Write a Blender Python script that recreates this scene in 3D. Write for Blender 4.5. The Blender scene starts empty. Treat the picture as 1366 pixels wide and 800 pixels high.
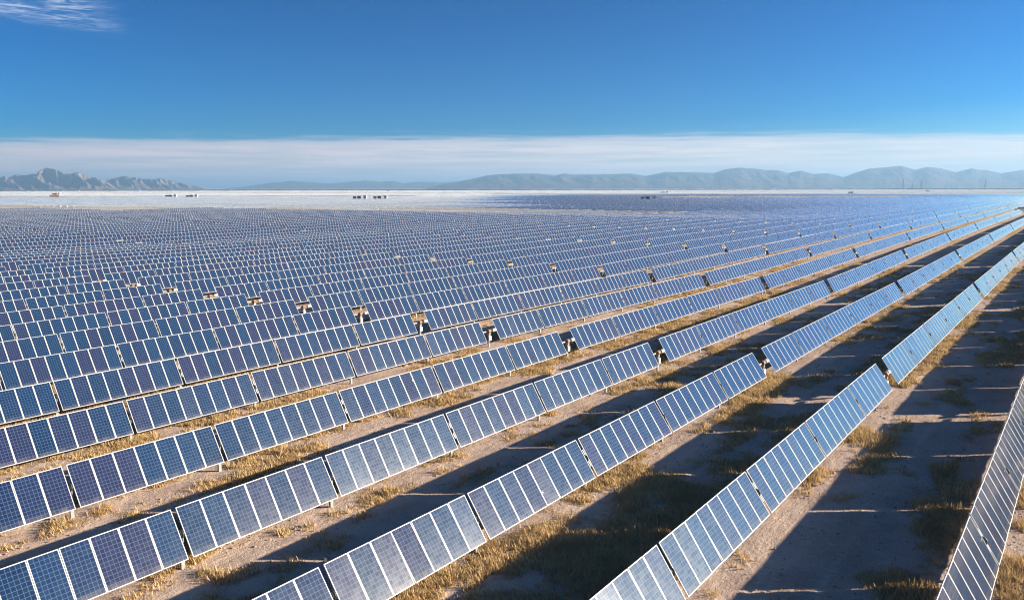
import bpy, bmesh, math, random
import numpy as np
from mathutils import Matrix, Vector

random.seed(7)
rng = np.random.default_rng(7)
S = bpy.context.scene
COL = S.collection
R = math.radians

# ------------------------------------------------------------------ camera
TUBE_H = 1.42                      # height of the panel plane's centre above the ground
CAM_Z = 12.351 + TUBE_H
YAW, PITCH, ROLL = 0.61713, 0.134772, -0.001698
SIDE = Vector((math.sin(YAW), -math.cos(YAW), 0))
FWD_H = Vector((math.cos(YAW), math.sin(YAW), 0))
UPW = Vector((0, 0, 1))
fwd = math.cos(PITCH) * FWD_H - math.sin(PITCH) * UPW
cup = math.sin(PITCH) * FWD_H + math.cos(PITCH) * UPW
cx = math.cos(ROLL) * SIDE + math.sin(ROLL) * cup
cy = -math.sin(ROLL) * SIDE + math.cos(ROLL) * cup
cam_d = bpy.data.cameras.new('camera')
cam = bpy.data.objects.new('camera', cam_d)
COL.objects.link(cam)
cam.matrix_world = Matrix(((cx.x, cy.x, -fwd.x, 0), (cx.y, cy.y, -fwd.y, 0), (cx.z, cy.z, -fwd.z, CAM_Z), (0, 0, 0, 1)))
cam_d.sensor_width = 36.0
cam_d.lens = 36.0 * 1102.72 / 1366.0
cam_d.clip_start = 0.5
cam_d.clip_end = 120000
S.camera = cam

# ------------------------------------------------------------------ sky, sun, exposure
SUN_AZ, SUN_EL = R(41.5), R(15.8)  # azimuth measured from -Y towards +X
sun_dir = Vector((math.cos(SUN_EL) * math.sin(SUN_AZ), -math.cos(SUN_EL) * math.cos(SUN_AZ), math.sin(SUN_EL)))
SKY_ROT = math.atan2(sun_dir.x, sun_dir.y)
SKY_STRENGTH = 0.082
SUN_STRENGTH = 5.0
S.view_settings.view_transform = 'Standard'
S.view_settings.look = 'None'
S.view_settings.gamma = 1.0
S.view_settings.exposure = 1.42
S.view_settings.use_curve_mapping = False

sun_l = bpy.data.lights.new('sun', 'SUN')
sun_l.energy = SUN_STRENGTH
sun_l.angle = R(0.5)
sun_l.color = (1.0, 0.87, 0.70)
sun = bpy.data.objects.new('sun', sun_l)
COL.objects.link(sun)
sun.rotation_euler = sun_dir.to_track_quat('Z', 'Y').to_euler()
sun.location = (0, 0, 300)

W = bpy.data.worlds.new('World')
S.world = W
W.use_nodes = True


class NT:
    """small helper to wire shader nodes"""
    def __init__(self, tree):
        self.t = tree
        tree.nodes.clear()

    def n(self, kind, **kw):
        nd = self.t.nodes.new('ShaderNode' + kind)
        for k, v in kw.items():
            setattr(nd, k, v)
        return nd

    def put(self, sock, v):
        if isinstance(v, bpy.types.NodeSocket):
            self.t.links.new(v, sock)
        elif v is not None:
            sock.default_value = v

    def math(self, op, a, b=None, c=None, clamp=False):
        m = self.n('Math', operation=op, use_clamp=clamp)
        self.put(m.inputs[0], a)
        if b is not None:
            self.put(m.inputs[1], b)
        if c is not None:
            self.put(m.inputs[2], c)
        return m.outputs[0]

    def mix(self, fac, a, b):
        m = self.n('Mix', data_type='RGBA')
        self.put(m.inputs[0], fac)
        for s, v in ((m.inputs[6], a), (m.inputs[7], b)):
            self.put(s, v if isinstance(v, bpy.types.NodeSocket) else tuple(v) + (1,))
        return m.outputs[2]

    def ramp(self, v, lo, hi, a=0.0, b=1.0):
        m = self.n('MapRange', interpolation_type='SMOOTHSTEP')
        self.put(m.inputs[0], v)
        m.inputs[1].default_value, m.inputs[2].default_value = lo, hi
        m.inputs[3].default_value, m.inputs[4].default_value = a, b
        return m.outputs[0]

    def noise(self, vec, scale, detail=3, rough=0.5, dist=0.0):
        m = self.n('TexNoise')
        if vec is not None:
            self.put(m.inputs['Vector'], vec)
        m.inputs['Scale'].default_value = scale
        m.inputs['Detail'].default_value = detail
        m.inputs['Roughness'].default_value = rough
        m.inputs['Distortion'].default_value = dist
        return m.outputs[0]

    def mapping(self, vec, scale=(1, 1, 1), rot=(0, 0, 0), loc=(0, 0, 0)):
        m = self.n('Mapping')
        self.put(m.inputs[0], vec)
        m.inputs['Scale'].default_value = scale
        m.inputs['Rotation'].default_value = rot
        m.inputs['Location'].default_value = loc
        return m.outputs[0]


# sky: Nishita air plus a bank of thin high cloud above the horizon and one wisp
w = NT(W.node_tree)
sky = w.n('TexSky', sky_type='NISHITA', sun_disc=False)
sky.sun_elevation = SUN_EL
sky.sun_rotation = SKY_ROT
sky.altitude = 900
sky.air_density = 0.75
sky.dust_density = 1.5
sky.ozone_density = 3.2
sc_ = w.n('VectorMath', operation='SCALE')
w.put(sc_.inputs[0], sky.outputs[0])
sc_.inputs['Scale'].default_value = 0.2
gm_ = w.n('Gamma')
w.put(gm_.inputs[0], sc_.outputs[0])
gm_.inputs[1].default_value = 1.45
hsv = w.n('HueSaturation')
w.put(hsv.inputs['Color'], gm_.outputs[0])
hsv.inputs['Saturation'].default_value = 1.5
hsv.inputs['Value'].default_value = 3.0
tc = w.n('TexCoord')
sep = w.n('SeparateXYZ')
w.put(sep.inputs[0], tc.outputs['Generated'])
vx, vy, vz = sep.outputs
elv = w.math('ARCSINE', vz)
az = w.math('ARCTAN2', vy, vx)              # 0 along the rows, growing towards +Y (left in the photograph)
comb = w.n('CombineXYZ')
w.put(comb.inputs[0], az)
w.put(comb.inputs[1], elv)
dome = comb.outputs[0]
# bank of cirrostratus: wavy upper edge at about 3.6 degrees
n_edge = w.noise(w.mapping(dome, (4, 18, 1)), 1.0, 4, 0.55)
n_str = w.noise(w.mapping(dome, (7, 170, 1), (0, 0, R(0.6))), 1.0, 5, 0.6)
fh = w.n('VectorMath', operation='DOT_PRODUCT')
w.put(fh.inputs[0], tc.outputs['Generated'])
fh.inputs[1].default_value = FWD_H
sh = w.n('VectorMath', operation='DOT_PRODUCT')
w.put(sh.inputs[0], tc.outputs['Generated'])
sh.inputs[1].default_value = SIDE
fhv = w.math('MAXIMUM', w.math('ABSOLUTE', fh.outputs['Value']), 0.05)
deck = w.math('SUBTRACT', w.math('DIVIDE', vz, fhv), w.math('MULTIPLY', w.math('DIVIDE', sh.outputs['Value'], fhv), 0.0045))
top = w.math('ADD', w.math('MULTIPLY', w.math('SUBTRACT', n_edge, 0.5), 0.012), w.math('MULTIPLY', w.math('SUBTRACT', n_str, 0.5), 0.034))
h = w.math('ADD', deck, top)
bank = w.ramp(h, 0.0655, 0.0500)
dens = w.ramp(n_str, 0.30, 0.70, 0.55, 0.92)
bank = w.math('MULTIPLY', bank, dens)
# wisp near the top left
wx = w.math('SUBTRACT', az, R(35.36 + 29.2))
wy = w.math('SUBTRACT', elv, R(10.5))
wc = w.n('CombineXYZ')
w.put(wc.inputs[0], wx)
w.put(wc.inputs[1], wy)
wyt = w.math('ADD', wy, w.math('MULTIPLY', wx, -0.10))
wm = w.math('MULTIPLY', w.ramp(w.math('ABSOLUTE', wyt), R(0.3), R(1.25), 1, 0), w.ramp(w.math('ABSOLUTE', wx), R(2.0), R(5.4), 1, 0))
wn = w.noise(w.mapping(wc.outputs[0], (26, 330, 1), (0, 0, R(-5))), 1.0, 7, 0.62, 1.2)
wn2 = w.noise(w.mapping(wc.outputs[0], (16, 60, 1), (0, 0, R(-4)), (3, 1, 0)), 1.0, 4, 0.6, 0.8)
wisp = w.math('MULTIPLY', w.math('MULTIPLY', wm, w.ramp(wn2, 0.28, 0.58)), w.ramp(wn, 0.36, 0.74, 0, 0.72))
# the bank takes its light from the sky: warm lilac, brighter towards the sun
nrm = w.n('VectorMath', operation='DOT_PRODUCT')
w.put(nrm.inputs[0], tc.outputs['Generated'])
nrm.inputs[1].default_value = sun_dir
sunward = w.ramp(nrm.outputs['Value'], -0.55, 0.75)
bank_col = w.mix(sunward, (4.4, 3.6, 3.65), (5.3, 4.75, 4.5))
tint = w.n('Mix', data_type='RGBA', blend_type='MULTIPLY')
tint.inputs[0].default_value = 1.0
w.put(tint.inputs[6], hsv.outputs[0])
tint.inputs[7].default_value = (0.62, 0.97, 1.0, 1)
c1 = w.mix(bank, tint.outputs[2], bank_col)
c2 = w.mix(wisp, c1, (4.3, 4.7, 5.3))
bg = w.n('Background')
w.put(bg.inputs[0], c2)
bg.inputs[1].default_value = SKY_STRENGTH
wo = w.n('OutputWorld')
w.put(wo.inputs[0], bg.outputs[0])

S.cycles.filter_width = 1.15
S.cycles.use_denoising = True
S.cycles.denoiser = 'OPENIMAGEDENOISE'
S.cycles.max_bounces = 5
S.cycles.diffuse_bounces = 2
S.cycles.glossy_bounces = 2
S.cycles.volume_bounces = 0
S.cycles.transparent_max_bounces = 4
S.cycles.caustics_reflective = False
S.cycles.caustics_refractive = False
S.cycles.sample_clamp_indirect = 4.0

# ------------------------------------------------------------------ terrain
KX = np.array([-25, 15, 57, 105, 153, 201, 249, 297, 345, 393, 441, 489, 540.])
KY = np.array([-5, 10, 26, 42, 58, 74, 90, 106, 130, 170., 260., 420.])
KG = np.array([[-0.6, -0.12, 0.6, 1.3, 1.75, 2.1, 2.38, 2.58, 2.76, 2.92, 3.07, 3.23, 3.39],
               [-0.5, -0.13, 0.43, 0.95, 1.45, 1.88, 2.2, 2.41, 2.58, 2.77, 2.96, 3.17, 3.37],
               [-0.37, -0.13, 0.0, 0.24, 1.03, 1.67, 2.05, 2.24, 2.4, 2.61, 2.86, 3.11, 3.35],
               [-0.24, -0.09, 0.04, 0.13, 0.84, 1.5, 1.9, 2.04, 2.23, 2.48, 2.77, 3.05, 3.3],
               [-0.21, -0.03, 0.15, 0.33, 0.93, 1.43, 1.77, 1.98, 2.18, 2.41, 2.69, 2.96, 3.22],
               [-0.23, -0.01, 0.23, 0.5, 1.07, 1.45, 1.72, 1.95, 2.16, 2.38, 2.62, 2.88, 3.13],
               [-0.28, -0.03, 0.25, 0.57, 1.11, 1.45, 1.71, 1.93, 2.14, 2.35, 2.57, 2.8, 3.02],
               [-0.33, -0.05, 0.24, 0.61, 1.07, 1.41, 1.68, 1.91, 2.12, 2.33, 2.53, 2.73, 2.93],
               [-0.36, -0.05, 0.28, 0.64, 1.01, 1.35, 1.64, 1.88, 2.1, 2.3, 2.49, 2.67, 2.84],
               [-0.39, -0.04, 0.31, 0.65, 0.98, 1.29, 1.58, 1.85, 2.07, 2.27, 2.45, 2.61, 2.76],
               [0.0, 0.35, 0.75, 1.15, 1.55, 1.75, 1.9, 2.02, 2.12, 2.25, 2.4, 2.5, 2.6],
               [1.3, 1.45, 1.6, 1.8, 2.0, 2.05, 2.1, 2.2, 2.25, 2.3, 2.4, 2.5, 2.6]]).T


def elev(X, Y):
    X = np.asarray(X, float)
    Y = np.asarray(Y, float)
    i = np.clip(np.searchsorted(KX, X) - 1, 0, len(KX) - 2)
    j = np.clip(np.searchsorted(KY, Y) - 1, 0, len(KY) - 2)
    a = np.clip((X - KX[i]) / (KX[i + 1] - KX[i]), 0, 1)
    b = np.clip((Y - KY[j]) / (KY[j + 1] - KY[j]), 0, 1)
    z = (1 - a) * (1 - b) * KG[i, j] + a * (1 - b) * KG[i + 1, j] + (1 - a) * b * KG[i, j + 1] + a * b * KG[i + 1, j + 1]
    # a shallow dip across the left rows, and a low swell beyond which the plain falls away
    z = z - 0.95 * np.exp(-((X - 105) / 75) ** 2 - ((Y - 168) / 22) ** 2)
    ss = np.clip((X - 248) / 95, 0, 1)
    sy = np.clip((Y - 64) / 34, 0, 1)
    z = z + sy * (0.35 * np.exp(-((X - 238) / 40) ** 2) - 1.9 * ss * ss * (3 - 2 * ss))
    far = np.clip((np.hypot(X, Y) - 520) / 400, 0, 1)
    return z * (1 - far) + 2.4 * far


_perm = rng.permutation(512).astype(np.int64)


def vnoise(x, y, seed=0):
    """smooth value noise on arrays, 0..1"""
    xi, yi = np.floor(x).astype(np.int64), np.floor(y).astype(np.int64)
    fx, fy = x - xi, y - yi
    fx, fy = fx * fx * (3 - 2 * fx), fy * fy * (3 - 2 * fy)

    def hsh(a, b):
        return _perm[(_perm[(a + seed * 17) & 511] + b) & 511] / 511.0
    return (hsh(xi, yi) * (1 - fx) + hsh(xi + 1, yi) * fx) * (1 - fy) + (hsh(xi, yi + 1) * (1 - fx) + hsh(xi + 1, yi + 1) * fx) * fy


def fbm(x, y, octs=4, seed=0):
    s, a, t = 0, 1.0, 0
    for o in range(octs):
        s = s + a * vnoise(x * 2 ** o + 31.7 * o, y * 2 ** o + 11.3 * o, seed + o)
        t += a
        a *= 0.5
    return s / t


# ------------------------------------------------------------------ layout of the tracker field
Y0, PITCH_Y, X0 = -5.516, 8.0112, 56.677
DY = {1: -.049, 2: -.006, 3: -.014, 4: .016, 5: .057, 6: .074, 7: -.062, 8: -.017, 10: .047}
DX = {1: -.147, 2: -.006, 3: -.05, 4: -.04, 6: .022, 7: -.089, 8: .213, 9: -.046}
DT = {1: -.87, 2: -4.2, 3: -3.7, 5: .45, 6: 1.74, 7: 1.32}
TILT = 59.68
MODW, GAPB, GAPD, GAPE = 1.01, 0.1786, 1.8687, 1.5767
MH, MW = 1.927, 0.99
GROUPS = [7, 8, 8, 8, 7, 7]
WL = 45 * MODW + 5 * GAPB
PER = 2 * WL + GAPD + GAPE


def row_y(k):
    return Y0 + PITCH_Y * k + DY.get(k, 0.0)


def depth_lat(x, y):
    return x * FWD_H.x + y * FWD_H.y, x * SIDE.x + y * SIDE.y


def cleared(x, y):
    """dirt tracks and firebreaks left free between the blocks"""
    d, l = depth_lat(x, y)
    if l < 110 and 392 < d < 505 - max(0, l + 20) * 0.7:
        return True
    if 150 < l < 480 and 830 < d < 1010:
        return True
    if l > -40 and 1240 < d < 1420:
        return True
    if l < -120 and 1010 < d < 1110:
        return True
    if 1700 < d < 1850 or 2250 < d < 2420:
        return True
    return False


def stowed(x, y):
    """the blocks beyond the first firebreak lie almost flat"""
    d, l = depth_lat(x, y)
    if d < 440:
        return None
    a = min(1.0, max(0.0, (l + 70) / 340.0))
    b_ = min(1.0, max(0.0, (1250.0 - d) / 450.0))
    f = a * a * (3 - 2 * a) * b_
    return None if f > 0.98 else 0.9 + 1.2 * b_ + (TILT - 2.1) * f


def wing_frame(k, n, s):
    """origin at the drive end of the wing, ex pointing away from the drive (s=+1 to +X, -1 to -X is stored as +X basis)"""
    x = X0 + DX.get(k, 0.0) + n * PER
    y = row_y(k)
    zd = float(elev(x, y))
    xe = x + s * (GAPD / 2 + WL + GAPE / 2)
    ze = float(elev(xe, y))
    sl = (ze - zd) / (xe - x)
    ex = Vector((1, 0, sl)).normalized()
    jit = 0.0 if k < 9 else 0.07 * math.sin(k * 7.31 + n * 2.17)
    zd += jit
    stw = stowed(x, y)
    t = R(stw + 0.6 * math.sin(k * 3.1 + n)) if stw is not None else R(TILT + DT.get(k, 0.25 * math.sin(k * 12.9 + n * 4.1)))
    ey = Vector((0, math.cos(t), math.sin(t)))
    ez = ex.cross(ey).normalized()
    ey = ez.cross(ex)
    return x, y, zd, sl, ex, ey, ez


def group_offsets():
    out, t, idx = [], GAPD / 2, 0
    for g in GROUPS:
        out.append((t, g, idx))
        t += g * MODW + GAPB
        idx += g
    return out


GOFF = group_offsets()
BEAR = [GOFF[i][0] - GAPB / 2 for i in range(1, 6)]
END_T = GAPD / 2 + WL + 0.22

# ------------------------------------------------------------------ materials
MATS = {}


def new_mat(name):
    m = bpy.data.materials.new(name)
    m.use_nodes = True
    MATS[name] = m
    return m, NT(m.node_tree)


def finish(nt, bsdf, disp=None):
    o = nt.n('OutputMaterial')
    nt.put(o.inputs[0], bsdf.outputs[0])


def cells_colour(nt, u, v, ident, pos):
    """u, v inside one module 0..1, ident a per-module random colour socket"""
    cu = nt.math('MULTIPLY', u, 6.0)
    cv = nt.math('MULTIPLY', v, 12.0)
    fu = nt.math('ABSOLUTE', nt.math('SUBTRACT', nt.math('FRACT', cu), 0.5))
    fv = nt.math('ABSOLUTE', nt.math('SUBTRACT', nt.math('FRACT', cv), 0.5))
    lu = nt.ramp(fu, 0.440, 0.475)
    lv = nt.ramp(fv, 0.440, 0.475)
    line = nt.math('MAXIMUM', lu, lv)
    bus = nt.ramp(nt.math('ABSOLUTE', nt.math('SUBTRACT', nt.math('FRACT', nt.math('MULTIPLY', cu, 3.0)), 0.5)), 0.06, 0.0, 0, 0.14)
    sepr = nt.n('SeparateColor')
    nt.put(sepr.inputs[0], ident)
    r1, r2, r3 = sepr.outputs[:3]
    # per-cell tint
    cc = nt.n('CombineXYZ')
    nt.put(cc.inputs[0], nt.math('FLOOR', cu))
    nt.put(cc.inputs[1], nt.math('FLOOR', cv))
    nt.put(cc.inputs[2], nt.math('MULTIPLY', r1, 97.0))
    wn = nt.n('TexWhiteNoise')
    nt.put(wn.inputs[0], cc.outputs[0])
    low = nt.noise(pos, 0.09, 2)
    purple = nt.ramp(nt.math('ADD', nt.math('MULTIPLY', r2, 0.45), nt.math('MULTIPLY', low, 0.8)), 0.55, 0.82)
    base = nt.mix(r3, (0.0026, 0.012, 0.045), (0.0032, 0.019, 0.066))
    base = nt.mix(purple, base, (0.015, 0.010, 0.043))
    base = nt.mix(nt.math('MULTIPLY', wn.outputs[0], 0.22), base, (0.007, 0.033, 0.093))
    grain = nt.n('TexVoronoi')
    nt.put(grain.inputs['Vector'], pos)
    grain.inputs['Scale'].default_value = 45
    gs = nt.n('SeparateColor')
    nt.put(gs.inputs[0], grain.outputs['Color'])
    base = nt.mix(nt.math('MULTIPLY', gs.outputs[0], 0.28), base, (0.008, 0.037, 0.100))
    col = nt.mix(nt.math('MULTIPLY', bus, 1.0), base, (0.20, 0.25, 0.36))
    col = nt.mix(nt.math('MULTIPLY', line, 0.36), col, (0.17, 0.31, 0.45))
    # mottled pale tan towards the lower edge of each module
    low_tan = nt.math('MULTIPLY', nt.ramp(v, 0.16, 0.0), nt.ramp(nt.noise(pos, 3.0, 3), 0.3, 0.8, 0.05, 0.30))
    col = nt.mix(low_tan, col, (0.34, 0.29, 0.24))
    return col, wn.outputs[0]


def glass_bsdf(nt, col, pos, rnd):
    b = nt.n('BsdfPrincipled')
    nt.put(b.inputs['Base Color'], col)
    nt.put(b.inputs['Roughness'], nt.math('ADD', 0.20, nt.math('MULTIPLY', rnd, 0.045)))
    b.inputs['Specular IOR Level'].default_value = 0.19
    b.inputs['Coat Weight'].default_value = 1.0
    b.inputs['Coat IOR'].default_value = 1.33
    b.inputs['Coat Roughness'].default_value = 0.09
    b.inputs['Sheen Weight'].default_value = 0.05
    b.inputs['Sheen Roughness'].default_value = 0.4
    b.inputs['Sheen Tint'].default_value = (1.0, 0.93, 0.84, 1)
    return b


# module glass for separately built modules (UV 0..1, one random per object)
m, nt = new_mat('module_glass')
uv = nt.n('UVMap', uv_map='UVMap')
s = nt.n('SeparateXYZ')
nt.put(s.inputs[0], uv.outputs[0])
oi = nt.n('ObjectInfo')
wn = nt.n('TexWhiteNoise', noise_dimensions='1D')
nt.put(wn.inputs['W'], nt.math('MULTIPLY', oi.outputs['Random'], 733.0))
geo = nt.n('NewGeometry')
col, rnd = cells_colour(nt, s.outputs[0], s.outputs[1], wn.outputs['Color'], geo.outputs['Position'])
finish(nt, glass_bsdf(nt, col, geo.outputs['Position'], rnd))

# rows of modules on one sheet (UV counts modules along the row), frames drawn by the pattern
m, nt = new_mat('module_rows')
uv = nt.n('UVMap', uv_map='UVMap')
s = nt.n('SeparateXYZ')
nt.put(s.inputs[0], uv.outputs[0])
idn = nt.n('UVMap', uv_map='ident')
si = nt.n('SeparateXYZ')
nt.put(si.inputs[0], idn.outputs[0])
u, v = s.outputs[0], s.outputs[1]
fu = nt.math('FRACT', u)
cmb = nt.n('CombineXYZ')
nt.put(cmb.inputs[0], nt.math('FLOOR', u))
nt.put(cmb.inputs[1], si.outputs[0])
wn = nt.n('TexWhiteNoise', noise_dimensions='2D')
nt.put(wn.inputs[0], cmb.outputs[0])
geo = nt.n('NewGeometry')
inu = nt.math('DIVIDE', nt.math('SUBTRACT', fu, 0.027), 0.946)
inv = nt.math('DIVIDE', nt.math('SUBTRACT', v, 0.0165), 0.967)
col, rnd = cells_colour(nt, inu, inv, wn.outputs['Color'], geo.outputs['Position'])
edge_u = nt.math('GREATER_THAN', nt.math('ABSOLUTE', nt.math('SUBTRACT', fu, 0.5)), 0.477)
edge_v = nt.math('GREATER_THAN', nt.math('ABSOLUTE', nt.math('SUBTRACT', v, 0.5)), 0.4868)
edge = nt.math('MAXIMUM', edge_u, edge_v)
g1 = glass_bsdf(nt, col, geo.outputs['Position'], rnd)
fr = nt.n('BsdfPrincipled')
fr.inputs['Base Color'].default_value = (0.58, 0.575, 0.565, 1)
fr.inputs['Roughness'].default_value = 0.45
ms = nt.n('MixShader')
nt.put(ms.inputs[0], edge)
nt.put(ms.inputs[1], g1.outputs[0])
nt.put(ms.inputs[2], fr.outputs[0])
finish(nt, ms)


def simple(name, col, rough=0.5, metal=0.0, nscale=6.0, var=0.25, col2=None):
    m, nt = new_mat(name)
    g = nt.n('NewGeometry')
    nz = nt.noise(g.outputs['Position'], nscale, 4)
    b = nt.n('BsdfPrincipled')
    c2 = col2 or tuple(max(0, c * (1 - var)) for c in col)
    nt.put(b.inputs['Base Color'], nt.mix(nt.ramp(nz, 0.3, 0.7), c2, col))
    b.inputs['Roughness'].default_value = rough
    b.inputs['Metallic'].default_value = metal
    finish(nt, b)
    return m


simple('frame_aluminium', (0.60, 0.595, 0.58), 0.42, 0.0, 3, 0.06)
simple('backsheet', (0.62, 0.62, 0.60), 0.6)
simple('galvanised_steel', (0.36, 0.38, 0.365), 0.5, 0.15, 9, 0.22)
simple('bearing_plastic', (0.045, 0.047, 0.05), 0.5)
simple('bearing_steel', (0.30, 0.32, 0.33), 0.45, 0.3)
simple('drive_paint', (0.30, 0.16, 0.07), 0.6, 0.0, 8, 0.35)
simple('white_paint', (0.80, 0.80, 0.78), 0.4, 0, 2, 0.08)
simple('cabin_white', (0.78, 0.78, 0.76), 0.5, 0, 0.6, 0.08)
simple('transformer_grey', (0.09, 0.10, 0.10), 0.55)
simple('transformer_green', (0.12, 0.14, 0.10), 0.55)
simple('soil_clod', (0.52, 0.38, 0.29), 0.95, 0, 3, 0.4)
simple('concrete', (0.42, 0.40, 0.37), 0.8)
simple('tyre_rubber', (0.02, 0.02, 0.02), 0.8)
simple('rim_steel', (0.35, 0.35, 0.36), 0.4, 0.5)
simple('car_glass', (0.02, 0.025, 0.03), 0.08)
simple('orange_paint', (0.62, 0.24, 0.04), 0.45)
simple('lamp_red', (0.45, 0.02, 0.02), 0.3)
simple('lamp_clear', (0.6, 0.6, 0.58), 0.2)
simple('pylon_steel', (0.10, 0.11, 0.12), 0.6)
simple('insulator_glass', (0.12, 0.16, 0.16), 0.3)
simple('scrub_leaf', (0.075, 0.080, 0.045), 0.9, 0, 0.02, 0.35, (0.11, 0.095, 0.06))

# dry grass
m, nt = new_mat('dry_grass')
g = nt.n('NewGeometry')
at = nt.n('Attribute', attribute_name='tint')
nz = nt.noise(g.outputs['Position'], 0.8, 3)
c = nt.mix(at.outputs['Fac'], (0.48, 0.32, 0.145), (0.88, 0.66, 0.35))
c = nt.mix(nt.ramp(nz, 0.35, 0.7, 0, 0.55), c, (0.40, 0.28, 0.14))
b = nt.n('BsdfPrincipled')
nt.put(b.inputs['Base Color'], c)
b.inputs['Roughness'].default_value = 0.8
b.inputs['Specular IOR Level'].default_value = 0.15
tr = nt.n('BsdfTranslucent')
nt.put(tr.inputs[0], c)
ms = nt.n('MixShader')
ms.inputs[0].default_value = 0.25
nt.put(ms.inputs[1], b.outputs[0])
nt.put(ms.inputs[2], tr.outputs[0])
finish(nt, ms)

# desert soil: 'grass' = litter of straw under the tufts, 'track' = wheel-packed pale soil, 'pale' = caliche
m, nt = new_mat('desert_soil')
g = nt.n('NewGeometry')
pos = g.outputs['Position']
ag = nt.n('Attribute', attribute_name='grass')
apl = nt.n('Attribute', attribute_name='pale')
n1 = nt.noise(pos, 0.35, 5, 0.6)
n2 = nt.noise(pos, 2.2, 5, 0.65)
n3 = nt.noise(pos, 14.0, 4, 0.7)
soil = nt.mix(nt.ramp(n1, 0.3, 0.7), (0.50, 0.36, 0.275), (0.67, 0.51, 0.40))
soil = nt.mix(nt.ramp(n2, 0.45, 0.75, 0, 0.45), soil, (0.68, 0.53, 0.42))
soil = nt.mix(nt.ramp(n3, 0.50, 0.72, 0, 0.75), soil, (0.19, 0.125, 0.085))
rt = nt.n('Attribute', attribute_name='rut')
soil = nt.mix(nt.math('MULTIPLY', rt.outputs['Fac'], nt.ramp(nt.noise(nt.mapping(pos, (7.0, 1.5, 1)), 1.0, 2), 0.35, 0.65, 0.2, 0.8)), soil, (0.74, 0.58, 0.46))
gm = nt.math('ADD', ag.outputs['Fac'], nt.math('MULTIPLY', nt.math('SUBTRACT', n2, 0.5), 1.3))
gmask = nt.ramp(gm, 0.46, 0.82)
straw = nt.mix(nt.ramp(n3, 0.3, 0.7), (0.30, 0.195, 0.10), (0.64, 0.45, 0.23))
col = nt.mix(gmask, soil, straw)
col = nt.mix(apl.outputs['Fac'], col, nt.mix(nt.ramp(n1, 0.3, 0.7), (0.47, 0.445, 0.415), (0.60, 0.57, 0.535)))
b = nt.n('BsdfPrincipled')
nt.put(b.inputs['Base Color'], col)
b.inputs['Roughness'].default_value = 0.95
b.inputs['Specular IOR Level'].default_value = 0.1
# trodden lumps and ruts along the rows
rut = nt.noise(nt.mapping(pos, (1.1, 5.0, 1)), 1.0, 4, 0.6)
hgt = nt.math('ADD', nt.math('MULTIPLY', n3, 0.05), nt.math('ADD', nt.math('MULTIPLY', n2, 0.10), nt.math('MULTIPLY', rut, 0.05)))
hgt = nt.math('ADD', hgt, nt.math('MULTIPLY', gmask, nt.math('MULTIPLY', nt.noise(pos, 9.0, 4, 0.7), 0.14)))
bp = nt.n('Bump')
bp.inputs['Strength'].default_value = 0.8
bp.inputs['Distance'].default_value = 1.0
nt.put(bp.inputs['Height'], hgt)
nt.put(b.inputs['Normal'], bp.outputs[0])
finish(nt, b)

# rock of the hills
m, nt = new_mat('hill_rock')
g = nt.n('NewGeometry')
nz = nt.noise(g.outputs['Position'], 0.006, 6, 0.6)
b = nt.n('BsdfPrincipled')
nt.put(b.inputs['Base Color'], nt.mix(nt.ramp(nz, 0.35, 0.65), (0.060, 0.052, 0.050), (0.13, 0.112, 0.10)))
b.inputs['Roughness'].default_value = 0.95
b.inputs['Specular IOR Level'].default_value = 0.05
finish(nt, b)


m, nt = new_mat('pale_rock')
g = nt.n('NewGeometry')
nz = nt.noise(g.outputs['Position'], 0.008, 6, 0.6)
b = nt.n('BsdfPrincipled')
nt.put(b.inputs['Base Color'], nt.mix(nt.ramp(nz, 0.35, 0.65), (0.14, 0.118, 0.108), (0.26, 0.22, 0.20)))
b.inputs['Roughness'].default_value = 0.95
b.inputs['Specular IOR Level'].default_value = 0.05
finish(nt, b)


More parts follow.
